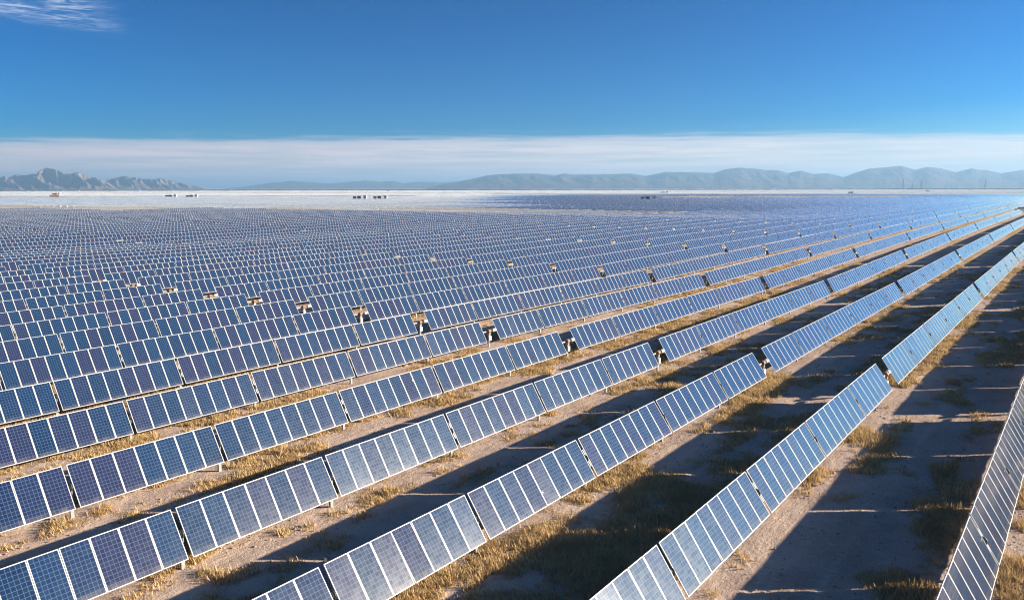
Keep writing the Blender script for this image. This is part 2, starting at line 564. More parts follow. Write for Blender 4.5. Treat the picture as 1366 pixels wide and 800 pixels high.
# ------------------------------------------------------------------ mesh building helpers
class MB:
    """collects simple shapes and links them as ONE mesh object"""
    def __init__(self):
        self.v, self.f, self.mi, self.mats = [], [], [], []
        self.uv, self.sm = {}, set()

    def mat(self, name):
        if name not in self.mats:
            self.mats.append(name)
        return self.mats.index(name)

    def add(self, verts, faces, mat, smooth=False):
        b = len(self.v)
        i = self.mat(mat)
        self.v += [tuple(p) for p in verts]
        for f in faces:
            if smooth:
                self.sm.add(len(self.f))
            self.f.append(tuple(b + q for q in f))
            self.mi.append(i)
        return len(self.f) - len(faces)

    def box(self, lo, hi, mat, M=None):
        x0, y0, z0 = lo
        x1, y1, z1 = hi
        v = [Vector(p) for p in ((x0, y0, z0), (x1, y0, z0), (x1, y1, z0), (x0, y1, z0), (x0, y0, z1), (x1, y0, z1), (x1, y1, z1), (x0, y1, z1))]
        if M is not None:
            v = [M @ p for p in v]
        return self.add(v, [(0, 3, 2, 1), (4, 5, 6, 7), (0, 1, 5, 4), (1, 2, 6, 5), (2, 3, 7, 6), (3, 0, 4, 7)], mat)

    def tube(self, a, b, r, mat, seg=10, r2=None, caps=True):
        a, b = Vector(a), Vector(b)
        d = (b - a).normalized()
        u = d.orthogonal().normalized()
        w_ = d.cross(u)
        r2 = r if r2 is None else r2
        v = []
        for c, rr in ((a, r), (b, r2)):
            for i in range(seg):
                t = 2 * math.pi * i / seg
                v.append(c + rr * (math.cos(t) * u + math.sin(t) * w_))
        f = [(i, (i + 1) % seg, seg + (i + 1) % seg, seg + i) for i in range(seg)]
        self.add(v, f, mat, True)
        if caps:
            self.add(v[:seg], [tuple(range(seg))[::-1]], mat)
            self.add(v[seg:], [tuple(range(seg))], mat)

    def ring(self, c, axis, r, rr, mat, seg=16, sec=6):
        c, axis = Vector(c), Vector(axis).normalized()
        u = axis.orthogonal().normalized()
        w_ = axis.cross(u)
        v, f = [], []
        for i in range(seg):
            t = 2 * math.pi * i / seg
            d = math.cos(t) * u + math.sin(t) * w_
            for j in range(sec):
                q = 2 * math.pi * j / sec
                v.append(c + d * (r + rr * math.cos(q)) + axis * rr * math.sin(q))
        for i in range(seg):
            for j in range(sec):
                f.append((i * sec + j, i * sec + (j + 1) % sec, ((i + 1) % seg) * sec + (j + 1) % sec, ((i + 1) % seg) * sec + j))
        self.add(v, f, mat, True)

    def prism(self, pts, y0, y1, mat):
        """outline in x,z extruded along y"""
        n = len(pts)
        v = [(x, y0, z) for x, z in pts] + [(x, y1, z) for x, z in pts]
        self.add(v, [tuple(range(n)), tuple(range(2 * n - 1, n - 1, -1))] + [(i, n + i, n + (i + 1) % n, (i + 1) % n) for i in range(n)], mat)

    def mesh(self, name):
        me = bpy.data.meshes.new(name)
        me.from_pydata(self.v, [], self.f)
        for q in self.mats:
            me.materials.append(MATS[q])
        me.polygons.foreach_set('material_index', self.mi)
        if self.sm:
            me.polygons.foreach_set('use_smooth', [i in self.sm for i in range(len(self.f))])
        me.update()
        return me

    def build(self, name, parent=None, loc=(0, 0, 0)):
        return place(name, self.mesh(name), parent, loc)


def place(name, me, parent=None, loc=(0, 0, 0), M=None):
    o = bpy.data.objects.new(name, me)
    COL.objects.link(o)
    if parent is not None:
        o.parent = parent
    if M is not None:
        o.matrix_local = M
    else:
        o.location = loc
    return o


def thing(name, label, cat, loc, group=None, rz=0.0):
    o = bpy.data.objects.new(name, None)
    o.empty_display_size = 0.3
    COL.objects.link(o)
    o.location = loc
    o.rotation_euler = (0, 0, rz)
    tag(o, label, cat, group)
    return o


def tag(o, label, cat, group=None):
    o['label'], o['category'] = label, cat
    if group:
        o['group'] = group


def basis(ex, ey, ez, o):
    return Matrix(((ex.x, ey.x, ez.x, o.x), (ex.y, ey.y, ez.y, o.y), (ex.z, ey.z, ez.z, o.z), (0, 0, 0, 1)))


# ------------------------------------------------------------------ ground
def spaced(lo, hi, fine_lo, fine_hi, step, grow=1.13):
    a = list(np.arange(fine_lo, fine_hi + step, step))
    s_, x = step, a[-1]
    while x < hi:
        s_ *= grow
        x += s_
        a.append(x)
    s_, x = step, a[0]
    pre = []
    while x > lo:
        s_ *= grow
        x -= s_
        pre.append(x)
    return np.array(pre[::-1] + a)


def grass_amount(X, Y):
    """0..1, where dry grass grows: strips at the foot of the rows and loose patches"""
    ph = (Y - Y0) / PITCH_Y
    fr_ = (ph - np.round(ph)) * PITCH_Y            # signed distance to the nearest row line
    strip = np.exp(-((fr_ + 0.2) / 1.25) ** 2)
    midr = np.exp(-((np.abs(fr_) - 4.0) / 1.1) ** 2)
    big = fbm(X / 11.0, Y / 4.5, 4, 3)
    small = fbm(X / 2.6, Y / 1.7, 3, 9)
    far_k = np.clip((Y - 4) / 30, 0, 1)
    gsum = 0.47 * np.exp(-((fr_ - 2.0) / 1.5) ** 2) + 0.26 * np.exp(-((fr_ + 0.8) / 0.6) ** 2) - 0.10 * np.exp(-((fr_ + 2.5) / 0.9) ** 2) + 1.9 * (big - 0.5) + 1.6 * (small - 0.5) + 0.23 + 0.04 * far_k
    # bare pale ground in the lane in front of the second row
    bare = np.exp(-((Y - 6.3) / 1.6) ** 2) * np.clip((42 - X) / 10, 0, 1)
    gsum = gsum - 0.05 * np.clip((9.2 - Y) / 2, 0, 1)
    for a_, b_, ra, rb, am in PATCH:
        gsum = gsum + am * np.exp(-(((X - a_) / ra) ** 2 + ((Y - b_) / rb) ** 2) ** 1.5)
    return np.clip(gsum, 0, 1)


def plain_at(px, py):
    u_, v_ = (px - 683) / 1102.72, (py - 400) / 1102.72
    r_ = fwd + cx * u_ - cy * v_
    t = (0.15 - CAM_Z) / r_.z
    return r_.x * t, r_.y * t


# clumps of scrubby grass seen in the lanes of the photograph
PATCH = []
for px, py, ra, rb in ((1165, 688, 1.5, 0.9), (1245, 702, 1.6, 0.8), (1212, 578, 1.7, 0.8), (1265, 545, 2.4, 1.3), (1285, 520, 2.2, 1.2),
                       (1150, 662, 0.9, 0.5), (1203, 632, 0.9, 0.4), (1195, 772, 1.4, 0.8), (1140, 765, 1.0, 0.6), (1130, 655, 0.8, 0.4), (1270, 470, 3.5, 1.4),
                       (1300, 430, 4.0, 1.4), (1260, 630, 1.2, 0.5), (800, 700, 3.0, 1.3), (880, 640, 3.5, 1.3), (960, 585, 3.5, 1.2), (760, 740, 2.5, 1.0), (1000, 545, 4, 1.2)):
    a_, b_ = plain_at(px, py)
    PATCH.append((a_, b_, ra * 1.25, rb * 1.25, 0.40))

gx = spaced(-60000, 70000, -6, 120, 0.45)
gy = spaced(-40000, 70000, -12, 56, 0.24)
GX, GY = np.meshgrid(gx, gy, indexing='ij')
GZ = elev(GX, GY)
near = (np.hypot(GX, GY) < 260)
GZ = GZ + np.where(near, 0.09 * (fbm(GX / 1.3, GY / 1.0, 3, 5) - 0.5), 0)
nxg, nyg = len(gx), len(gy)
co = np.stack([GX, GY, GZ], -1).reshape(-1, 3)
ii, jj = np.meshgrid(np.arange(nxg - 1), np.arange(nyg - 1), indexing='ij')
a_ = (ii * nyg + jj).ravel()
quads = np.stack([a_, a_ + nyg, a_ + nyg + 1, a_ + 1], -1)


def grid_mesh(name, co, quads, mat, attrs=(), smooth=True):
    me = bpy.data.meshes.new(name)
    me.vertices.add(len(co))
    me.vertices.foreach_set('co', np.asarray(co, np.float32).ravel())
    k = quads.shape[1]
    me.loops.add(quads.size)
    me.loops.foreach_set('vertex_index', quads.astype(np.int32).ravel())
    me.polygons.add(len(quads))
    me.polygons.foreach_set('loop_start', np.arange(0, quads.size, k, dtype=np.int32))
    me.polygons.foreach_set('loop_total', np.full(len(quads), k, np.int32))
    me.materials.append(MATS[mat])
    for an, av in attrs:
        at_ = me.attributes.new(an, 'FLOAT', 'POINT')
        at_.data.foreach_set('value', np.asarray(av, np.float32).ravel())
    me.update(calc_edges=True)
    me.validate()
    if smooth:
        me.polygons.foreach_set('use_smooth', np.ones(len(quads), bool))
    return me


fr_g = ((GY - Y0) / PITCH_Y - np.round((GY - Y0) / PITCH_Y)) * PITCH_Y
wob_g = 0.35 * (fbm(GX / 9.0, GY / 40.0, 2, 61) - 0.5)
rut_g = np.zeros_like(GX)
for c_, wd_ in ((-1.55, .16), (-1.95, .14), (-3.45, .18), (2.3, .15)):
    rut_g += np.exp(-((fr_g - c_ + wob_g) / wd_) ** 2)
rut_g = np.clip(rut_g, 0, 1) * np.clip(2.4 * fbm(GX / 6.0, GY / 5.0, 3, 71) - 0.75, 0, 1)
co[:, 2] -= (0.05 * rut_g * near).ravel()
d_, l_ = GX * FWD_H.x + GY * FWD_H.y, GX * SIDE.x + GY * SIDE.y
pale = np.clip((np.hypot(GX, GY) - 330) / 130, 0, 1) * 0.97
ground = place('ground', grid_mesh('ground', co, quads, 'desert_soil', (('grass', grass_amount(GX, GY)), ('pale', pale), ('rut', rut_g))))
ground['kind'] = 'structure'

# ------------------------------------------------------------------ hills
def hills(name, prof, dist, thick, spurs, seed, base=2.0, amp=1.0, rock='hill_rock'):
    """prof: (pixel x, pixel y of the crest in the 1366-wide photograph), set at its real distance and height"""
    px = np.array([q[0] for q in prof], float)
    py = np.array([q[1] for q in prof], float)
    n_a, n_t = int((px[-1] - px[0]) * 1.5), 70
    pxs = np.linspace(px[0], px[-1], n_a)
    hor = 251.6 - (pxs / 1366.0) * 2.3
    crest = (hor - np.interp(pxs, px, py)) / 1102.7 * dist
    crest = np.maximum(crest, 0) + CAM_Z
    ang = YAW - np.arctan((pxs - 683) / 1102.7)
    cosn = np.cos(np.arctan((pxs - 683) / 1102.7))
    ts = np.linspace(-1, 1, n_t)
    A, T = np.meshgrid(np.arange(n_a), ts, indexing='ij')
    wob = (fbm(A / 40.0, T * 0 + 3.3, 3, seed) - 0.5) * 0.5
    shape = np.clip(1 - np.abs(T), 0, 1) ** 0.85
    rdg = 1 - np.abs(2 * fbm(A / spurs + T * 1.3, T * 1.6 + seed, 5, seed + 2) - 1) * 2.0
    rid = np.clip(rdg, -0.5, 1)
    hgt_ = crest[:, None] * np.clip(shape * (1 + amp * (rid - 0.55) * np.clip(np.abs(T) * 3.0, 0, 1) * 0.75), 0, 1.0 + 0 * T)
    dd = (dist + T * thick + wob * thick * 0.25) / cosn[:, None]
    X_, Y_ = dd * np.cos(ang)[:, None], dd * np.sin(ang)[:, None]
    co_ = np.stack([X_, Y_, hgt_ + base - 3.0], -1).reshape(-1, 3)
    i2, j2 = np.meshgrid(np.arange(n_a - 1), np.arange(n_t - 1), indexing='ij')
    a2 = (i2 * n_t + j2).ravel()
    q2 = np.stack([a2, a2 + 1, a2 + n_t + 1, a2 + n_t], -1)
    o = place(name, grid_mesh(name, co_, q2, rock))
    o['kind'] = 'structure'
    return o


P_A = [(-140, 251), (-90, 249), (-50, 246.5), (-20, 244), (0, 242), (8, 238), (13.3, 236), (20.5, 235.8), (28.7, 232.4), (40, 233), (51, 232.2), (56, 232.6), (65.6, 226.3), (70.7, 225.2), (79, 227.3), (88, 230.6), (100, 232.2), (110.7, 231.2), (123, 235.2), (131, 237.2), (147.6, 242.5), (155, 247), (162, 251.3)]
P_B = [(118, 251.4), (130, 247), (146.5, 242), (160, 237.5), (172, 236), (184.5, 237.2), (195, 239), (205, 239.6), (219, 238.6), (231.6, 241.2), (246, 244.5), (266.5, 248.6), (276, 251.2)]
P_C = [(302, 251.2), (325, 249.5), (340, 247.5), (365, 243.7), (378, 243), (392, 241.2), (415, 243), (440, 244.5), (465, 243), (490, 240.7), (510, 242.5), (525, 241.2), (540, 244.3), (557, 242.5), (590, 243), (615, 242), (650, 244), (700, 246), (740, 250)]
P_D = [(570, 250.3), (590, 246), (612, 242.2), (630, 238.7), (652, 233.9), (672, 232), (680, 231.8), (712, 231.6), (740, 233.8), (752, 231.6), (767, 233.2), (800, 232.8), (840, 231.6), (860, 234.6), (887, 229.5), (920, 230), (950, 231), (965, 226), (982, 224.1), (1005, 225.4), (1020, 227.3), (1032.7, 227.1), (1048, 231), (1064, 227.8), (1081, 232.2), (1101, 231.1), (1121, 236.4), (1138, 230), (1154, 225.2), (1176, 223.4), (1195, 221.4), (1215, 226.8), (1230, 223.2), (1248, 224.5), (1268, 230), (1288.5, 224.7), (1300, 226.6), (1311, 227.2), (1329, 231.2), (1347, 228.4), (1359.5, 226.2), (1390, 224), (1430, 230), (1500, 236), (1600, 248)]
hills('hills', P_A, 8000, 1500, 34.0, 21, amp=1.6, rock='pale_rock')
hills('hills', P_B, 8700, 1400, 26.0, 33, amp=1.6, rock='pale_rock')
hills('hills', P_C, 12500, 1500, 40.0, 45, amp=0.3)
hills('hills', P_D, 9600, 1700, 44.0, 57, amp=0.35)

# ------------------------------------------------------------------ parts of a solar tracker (shared meshes)
def module_frame_mesh():
    b = MB()
    fw_, th = 0.027, 0.040
    hx, hy = MW / 2, MH / 2
    b.box((-hx, -hy, -th), (hx, -hy + fw_, 0), 'frame_aluminium')
    b.box((-hx, hy - fw_, -th), (hx, hy, 0), 'frame_aluminium')
    b.box((-hx, -hy + fw_, -th), (-hx + fw_, hy - fw_, 0), 'frame_aluminium')
    b.box((hx - fw_, -hy + fw_, -th), (hx, hy - fw_, 0), 'frame_aluminium')
    return b.mesh('solar_module')


def cell_sheet_mesh():
    b = MB()
    hx, hy = MW / 2 - 0.0272, MH / 2 - 0.0272
    i0 = b.add([(-hx, -hy, -0.004), (hx, -hy, -0.004), (hx, hy, -0.004), (-hx, hy, -0.004)], [(0, 1, 2, 3)], 'module_glass')
    b.add([(-hx, -hy, -0.010), (hx, -hy, -0.010), (hx, hy, -0.010), (-hx, hy, -0.010)], [(3, 2, 1, 0)], 'backsheet')
    me = b.mesh('cell_sheet')
    uvl = me.uv_layers.new(name='UVMap')
    for p in me.polygons:
        for li in p.loop_indices:
            c_ = me.vertices[me.loops[li].vertex_index].co
            uvl.data[li].uv = ((c_.x + hx) / (2 * hx), (c_.y + hy) / (2 * hy))
    return me


def post_mesh(h_, name='post', wd=0.15, dp=0.11):
    """rolled C section driven into the ground"""
    b = MB()
    t = 0.012
    b.box((-wd / 2, -dp / 2, -0.25), (wd / 2, -dp / 2 + t, h_), 'galvanised_steel')
    b.box((-wd / 2, -dp / 2 + t, -0.25), (-wd / 2 + t, dp / 2, h_), 'galvanised_steel')
    b.box((wd / 2 - t, -dp / 2 + t, -0.25), (wd / 2, dp / 2, h_), 'galvanised_steel')
    return b.mesh(name)


def bearing_mesh():
    """split ring around the torque tube on two cheek plates"""
    b = MB()
    b.ring((0, 0, 0), (1, 0, 0), 0.150, 0.036, 'bearing_plastic', 18, 6)
    b.ring((0, 0, 0), (1, 0, 0), 0.100, 0.022, 'bearing_steel', 14, 5)
    b.box((-0.02, -0.14, -0.34), (0.02, 0.14, -0.12), 'bearing_steel')
    return b.mesh('bearing')


def tube_mesh(L, name='torque_tube'):
    b = MB()
    b.tube((0, 0, 0), (L, 0, 0), 0.066, 'galvanised_steel', 12)
    t = 0.9
    while t < L - 0.3:                              # module clamps straddling the tube
        b.box((t - 0.03, -0.42, 0.066), (t + 0.03, 0.42, 0.085), 'galvanised_steel')
        t += MODW
    return b.mesh(name)


TUBE_OFF = 0.100
ME_FRAME, ME_CELL = module_frame_mesh(), cell_sheet_mesh()
ME_BEAR = bearing_mesh()
ME_TUBE = tube_mesh(WL + GAPD / 2 - 0.45 + 0.35)
b = MB()
b.tube((-0.16, 0, 0), (0.16, 0, 0), 0.17, 'drive_paint', 16)
b.tube((0, -0.10, -0.17), (0, 0.26, -0.17), 0.075, 'drive_paint', 12)
b.box((-0.12, -0.12, -0.34), (0.12, 0.12, -0.16), 'bearing_steel')
ME_DRIVE = b.mesh('slew_drive')
b = MB()
b.tube((0, 0, 0), (0.34, 0, 0), 0.135, 'white_paint', 18)
b.tube((0.34, 0, 0), (0.39, 0, 0), 0.165, 'white_paint', 18)
ME_COLLAR = b.mesh('collar')
b = MB()
b.tube((0, 0.26, -0.17), (0, 0.55, -0.17), 0.065, 'white_paint', 12)
b.box((-0.05, 0.30, -0.12), (0.05, 0.44, -0.06), 'bearing_plastic')
ME_MOTOR = b.mesh('motor')
b = MB()
b.box((-0.14, -0.05, -0.19), (0.14, 0.05, 0.19), 'white_paint')
b.box((-0.15, -0.065, 0.19), (0.15, 0.055, 0.205), 'white_paint')
b.tube((-0.06, 0, -0.19), (-0.06, 0, -0.45), 0.02, 'bearing_plastic', 8)
ME_CTRL = b.mesh('control_box')
_posts = {}


def post_of(h_, name='post'):
    key = (round(h_ * 25) / 25, name)
    if key not in _posts:
        _posts[key] = post_mesh(key[0], name, 0.17 if name == 'drive_post' else 0.15)
    return _posts[key]


def axis_point(fr, s_, t):
    """point of the panel plane's centre line at distance t from the drive, relative to the root"""
    x, y, zd, sl, ex, ey, ez = fr
    return Vector((s_ * t, 0, TUBE_H + sl * s_ * t))


def build_tracker(k, n, label, group, wings=(1, -1)):
    """full detail: every module, bearing and post a part of its own"""
    x = X0 + DX.get(k, 0.0) + n * PER
    y = row_y(k)
    zd = wing_frame(k, n, 1)[2]
    root = thing('solar_tracker', label, 'solar tracker', (x, y, zd), group)
    for s_ in wings:
        fr = wing_frame(k, n, s_)
        ex, ey, ez = fr[4:]
        for t0, g_, i0 in GOFF:
            for q in range(g_):
                t = t0 + (q + 0.5) * MODW
                c_ = axis_point(fr, s_, t)
                mo = place('solar_module', ME_FRAME, root, M=basis(ex, ey, ez, c_) @ Matrix.Rotation(R(random.gauss(0, 0.45)), 4, 'X') @ Matrix.Rotation(R(random.gauss(0, 0.35)), 4, 'Y'))
                place('cell_sheet', ME_CELL, mo)
        c_ = axis_point(fr, s_, 0.45) - ez * TUBE_OFF
        place('torque_tube', ME_TUBE, root, M=basis(ex if s_ > 0 else -ex, ey if s_ > 0 else -ey, ez, c_))
        for t in BEAR + [END_T]:
            c_ = axis_point(fr, s_, t) - ez * TUBE_OFF
            gz = float(elev(x + s_ * t, y)) - zd
            place('bearing', ME_BEAR, root, M=Matrix.Translation(c_))
            place('post', post_of(c_.z - 0.14 - gz), root, loc=(c_.x, c_.y, gz))
    fr = wing_frame(k, n, 1)
    c_ = axis_point(fr, 1, 0.0) - fr[6] * TUBE_OFF
    place('slew_drive', ME_DRIVE, root, loc=c_)
    place('motor', ME_MOTOR, root, loc=c_)
    place('collar', ME_COLLAR, root, M=Matrix.Translation(c_ + Vector((0.52, 0, 0.006))))
    place('drive_post', post_of(c_.z - 0.30, 'drive_post'), root, loc=(c_.x, c_.y, 0))
    place('control_box', ME_CTRL, root, loc=(c_.x, c_.y - 0.125, c_.z - 0.62))
    return root


class Slabs:
    """module rows as thin boxes with the pattern in module units"""
    def __init__(self):
        self.v, self.f, self.uv, self.idn, self.mi = [], [], [], [], []

    def slab(self, M, x0, x1, u0, u1, ident):
        hy, th = MH / 2, 0.04
        b_ = len(self.v)
        pts = [(x0, -hy, 0), (x1, -hy, 0), (x1, hy, 0), (x0, hy, 0), (x0, -hy, -th), (x1, -hy, -th), (x1, hy, -th), (x0, hy, -th)]
        self.v += [tuple(M @ Vector(p)) for p in pts]
        for f, m_ in (((0, 1, 2, 3), 0), ((7, 6, 5, 4), 1), ((0, 4, 5, 1), 2), ((1, 5, 6, 2), 2), ((2, 6, 7, 3), 2), ((3, 7, 4, 0), 2)):
            self.f.append(tuple(b_ + i for i in f))
            self.mi.append(m_)
            self.uv += [(u0, 0), (u1, 0), (u1, 1), (u0, 1)]
            self.idn += [(ident, 0)] * 4

    def bar(self, lo, hi, M=None, mi=3):
        b_ = len(self.v)
        x0, y0, z0 = lo
        x1, y1, z1 = hi
        pts = [(x0, y0, z0), (x1, y0, z0), (x1, y1, z0), (x0, y1, z0), (x0, y0, z1), (x1, y0, z1), (x1, y1, z1), (x0, y1, z1)]
        self.v += [tuple(M @ Vector(p)) if M is not None else p for p in pts]
        for f in ((0, 3, 2, 1), (4, 5, 6, 7), (0, 1, 5, 4), (1, 2, 6, 5), (2, 3, 7, 6), (3, 0, 4, 7)):
            self.f.append(tuple(b_ + i for i in f))
            self.mi.append(mi)
            self.uv += [(0, 0)] * 4
            self.idn += [(0, 0)] * 4

    def mesh(self, name):
        me = bpy.data.meshes.new(name)
        me.from_pydata(self.v, [], self.f)
        for q in ('module_rows', 'backsheet', 'frame_aluminium', 'galvanised_steel', 'bearing_plastic'):
            me.materials.append(MATS[q])
        me.polygons.foreach_set('material_index', self.mi)
        for nm, dat in (('UVMap', self.uv), ('ident', self.idn)):
            l_ = me.uv_layers.new(name=nm)
            l_.data.foreach_set('uv', np.asarray(dat, np.float32).ravel())
        me.update()
        return me


def add_wing(sl_, k, n, s_, origin, ident, grouped=True, posts=True):
    fr = wing_frame(k, n, s_)
    x, y, zd, slp, ex, ey, ez = fr
    off = Vector((x, y, zd)) - origin
    if grouped:
        for gi, (t0, g_, i0) in enumerate(GOFF):
            t = t0 + g_ * MODW / 2
            M = basis(ex, ey, ez, axis_point(fr, s_, t) + off)
            sl_.slab(M, -g_ * MODW / 2 + 0.01, g_ * MODW / 2 - 0.01, 0.0, float(g_), ident * 16 + gi + (8 if s_ < 0 else 0))
    else:
        t = GAPD / 2 + WL / 2
        M = basis(ex, ey, ez, axis_point(fr, s_, t) + off)
        sl_.slab(M, -WL / 2, WL / 2, 0.0, 45.0, ident * 2 + (s_ < 0))
    if posts:
        t = WL / 2 + GAPD / 2
        M = basis(ex, ey, ez, axis_point(fr, s_, t) + off - ez * TUBE_OFF)
        hl = t + 0.3
        sl_.bar((-hl, -0.055, -0.055), (hl, 0.055, 0.055), M)
        for t in BEAR + [END_T]:
            c_ = axis_point(fr, s_, t) + off - ez * TUBE_OFF
            gz = float(elev(x + s_ * t, y)) - origin.z
            if t < END_T:
                sl_.bar((c_.x - 0.05, c_.y - 0.17, c_.z - 0.16), (c_.x + 0.05, c_.y + 0.16, c_.z + 0.17), None, 4)
            sl_.bar((c_.x - 0.07, c_.y - 0.05, gz - 0.2), (c_.x + 0.07, c_.y + 0.05, c_.z))
        if s_ > 0:
            c_ = axis_point(fr, s_, 0) + off - ez * TUBE_OFF
            sl_.bar((c_.x - 0.08, c_.y - 0.06, -0.2 + off.z), (c_.x + 0.08, c_.y + 0.06, c_.z))
            sl_.bar((c_.x - 0.17, c_.y - 0.15, c_.z - 0.17), (c_.x + 0.17, c_.y + 0.15, c_.z + 0.15))
            sl_.bar((c_.x + 0.5, c_.y - 0.13, c_.z - 0.13), (c_.x + 0.85, c_.y + 0.13, c_.z + 0.13))


def px_of(x, y, z):
    r_ = Vector((x, y, z - CAM_Z))
    zc = r_.dot(fwd)
    if zc < 1:
        return None
    f_ = 1102.72
    return 683 + f_ * r_.dot(cx) / zc, 400 - f_ * r_.dot(cy) / zc, zc


# which trackers (or single wings) exist, and which of them the photograph shows
exist, shown = {}, []
DMAX = 3300
for n in range(-2, 40):
    for k in range(-1, 420):
        x, y = X0 + n * PER, row_y(k)
        d, l = depth_lat(x, y)
        if d > DMAX or d < -80:
            continue
        if abs(l) > 0.66 * max(d, 0) + 130:
            continue
        if d > 900 and abs(l) > 0.62 * d + 90:
            continue
        if k <= 4 and n > 3 and d < 520:
            continue
        if n == -1 and k > 40:
            continue
        wg = [s_ for s_ in (1, -1) if not cleared(x + s_ * WL * 0.5, y)]
        if not wg:
            continue
        exist[(k, n)] = wg
        best, vis = 1e9, False
        z = float(elev(x, y)) + TUBE_H
        for s_ in wg:
            for t in np.linspace(1, GAPD / 2 + WL, 9):
                q = px_of(x + s_ * t, y, float(elev(x + s_ * t, y)) + TUBE_H)
                if q and -4 < q[0] < 1370 and q[1] < 830:
                    vis = True
                    best = min(best, q[2])
        if vis:
            shown.append((best, k, n))
shown.sort()
MAXT = 300
singles = shown[:MAXT]
NEAR_D = 118.0

ORD = ['', 'first', 'second', 'third', 'fourth', 'fifth', 'sixth', 'seventh', 'eighth', 'ninth', 'tenth', 'eleventh', 'twelfth', 'thirteenth', 'fourteenth', 'fifteenth', 'sixteenth', 'seventeenth', 'eighteenth', 'nineteenth', 'twentieth']
TENS = {2: 'twenty', 3: 'thirty', 4: 'forty', 5: 'fifty', 6: 'sixty', 7: 'seventy', 8: 'eighty', 9: 'ninety'}
TENTH = {2: 'twentieth', 3: 'thirtieth', 4: 'fortieth', 5: 'fiftieth', 6: 'sixtieth', 7: 'seventieth', 8: 'eightieth', 9: 'ninetieth'}


def ordinal(i):
    if i <= 20:
        return ORD[i]
    if i >= 100:
        return 'hundred and ' + ordinal(i - 100) if i > 100 else 'hundredth'
    return TENTH[i // 10] if i % 10 == 0 else TENS[i // 10] + '-' + ORD[i % 10]


first_n = {}
for d, k, n in shown:
    first_n[k] = min(first_n.get(k, 99), n)
OWN = {(1, 0): 'foreshortened blue solar tracker along the right edge, nearest the bottom right corner',
       (2, 0): 'solar tracker with pale glinting modules running up from the bottom edge, right of centre',
       (3, 0): 'solar tracker cut by the bottom edge, one row left of the glinting one',
       (4, 0): 'long blue solar tracker whose near end meets the bottom left corner',
       (2, 1): 'light blue solar tracker directly beyond the glinting one in the same row'}
group = 'solar trackers standing in parallel rows'
near_count = 0
for d, k, n in singles:
    sec = n - first_n[k] + 1
    lab = OWN.get((k, n)) or 'blue solar tracker, %s from left in the %s row above the bottom right corner' % (ordinal(sec), ordinal(k))
    wg = exist[(k, n)]
    if d < NEAR_D:
        build_tracker(k, n, lab, group, wg)
        near_count += 1
    else:
        x, y = X0 + DX.get(k, 0.0) + n * PER, row_y(k)
        o_ = Vector((x, y, float(elev(x, y))))
        sl_ = Slabs()
        for s_ in wg:
            add_wing(sl_, k, n, s_, o_, (k * 41 + n) % 997, True, True)
        o = place('solar_tracker', sl_.mesh('solar_tracker'), None, o_)
        tag(o, lab, 'solar tracker', group)
print('near trackers', near_count, 'singles', len(singles), 'shown', len(shown), 'exist', len(exist))
sl_ = Slabs()
chosen = {(k, n) for _, k, n in singles}
for (k, n), wg in exist.items():
    if (k, n) in chosen:
        continue
    d, l = depth_lat(X0 + n * PER, row_y(k))
    for s_ in wg:
        add_wing(sl_, k, n, s_, Vector((0, 0, 0)), (k * 41 + n) % 997, d < 1000, d < 500)
o = place('distant_solar_field', sl_.mesh('distant_solar_field'))
o['kind'] = 'stuff'
o['label'] = 'far rows of solar trackers fading towards the horizon'

# ------------------------------------------------------------------ dry grass tufts
def make_grass():
    NT_ = 105000
    # sample tufts over the visible near lanes, denser close to the camera
    xs = rng.uniform(4, 150, NT_ * 9)
    ys = rng.uniform(-9, 62, NT_ * 9)
    dd = xs * FWD_H.x + ys * FWD_H.y
    ll = xs * SIDE.x + ys * SIDE.y
    ok = (np.abs(ll) < 0.66 * dd + 4) & (dd > 18)
    g_ = grass_amount(xs, ys) + 1.15 * (fbm(xs * 0.9, ys * 1.1, 3, 40) - 0.5)
    keep = ok & (rng.random(len(xs)) < np.clip((g_ - 0.44) * 2.0, 0, 1)) & (rng.random(len(xs)) < np.clip(1.25 - dd / 125, 0.12, 1))
    xs, ys, dd = xs[keep][:NT_], ys[keep][:NT_], dd[keep][:NT_]
    nb = 8
    n_ = len(xs)
    X_ = np.repeat(xs, nb) + rng.normal(0, 0.10, n_ * nb)
    Y_ = np.repeat(ys, nb) + rng.normal(0, 0.10, n_ * nb)
    Z_ = elev(X_, Y_) - 0.04
    sc = np.repeat((0.45 + 0.8 * rng.random(n_)) * (0.55 + 0.95 * fbm(xs * 0.7, ys * 0.7, 2, 47)), nb)
    hgt_ = sc * rng.uniform(0.09, 0.30, n_ * nb)
    az_ = rng.uniform(0, 2 * np.pi, n_ * nb)
    lean = rng.uniform(0.1, 0.9, n_ * nb) * hgt_
    wd = rng.uniform(0.010, 0.022, n_ * nb) * np.repeat(1 + dd / 60, nb)
    fx, fy = np.cos(az_), np.sin(az_)
    p0 = np.stack([X_ - fy * wd, Y_ + fx * wd, Z_], -1)
    p1 = np.stack([X_ + fy * wd, Y_ - fx * wd, Z_], -1)
    p2 = np.stack([X_ + fx * lean, Y_ + fy * lean, Z_ + hgt_], -1)
    co_ = np.stack([p0, p1, p2], 1).reshape(-1, 3)
    tri = np.arange(len(co_)).reshape(-1, 3)
    tint = np.repeat(np.clip(np.repeat(rng.random(n_), nb) * 0.6 + rng.random(n_ * nb) * 0.5, 0, 1), 3)
    o = place('dry_grass', grid_mesh('dry_grass', co_, tri, 'dry_grass', (('tint', tint),), smooth=False))
    o['kind'] = 'stuff'
    o['label'] = 'dry straw-coloured grass in tufts between the rows'
    print('tufts', n_)


make_grass()


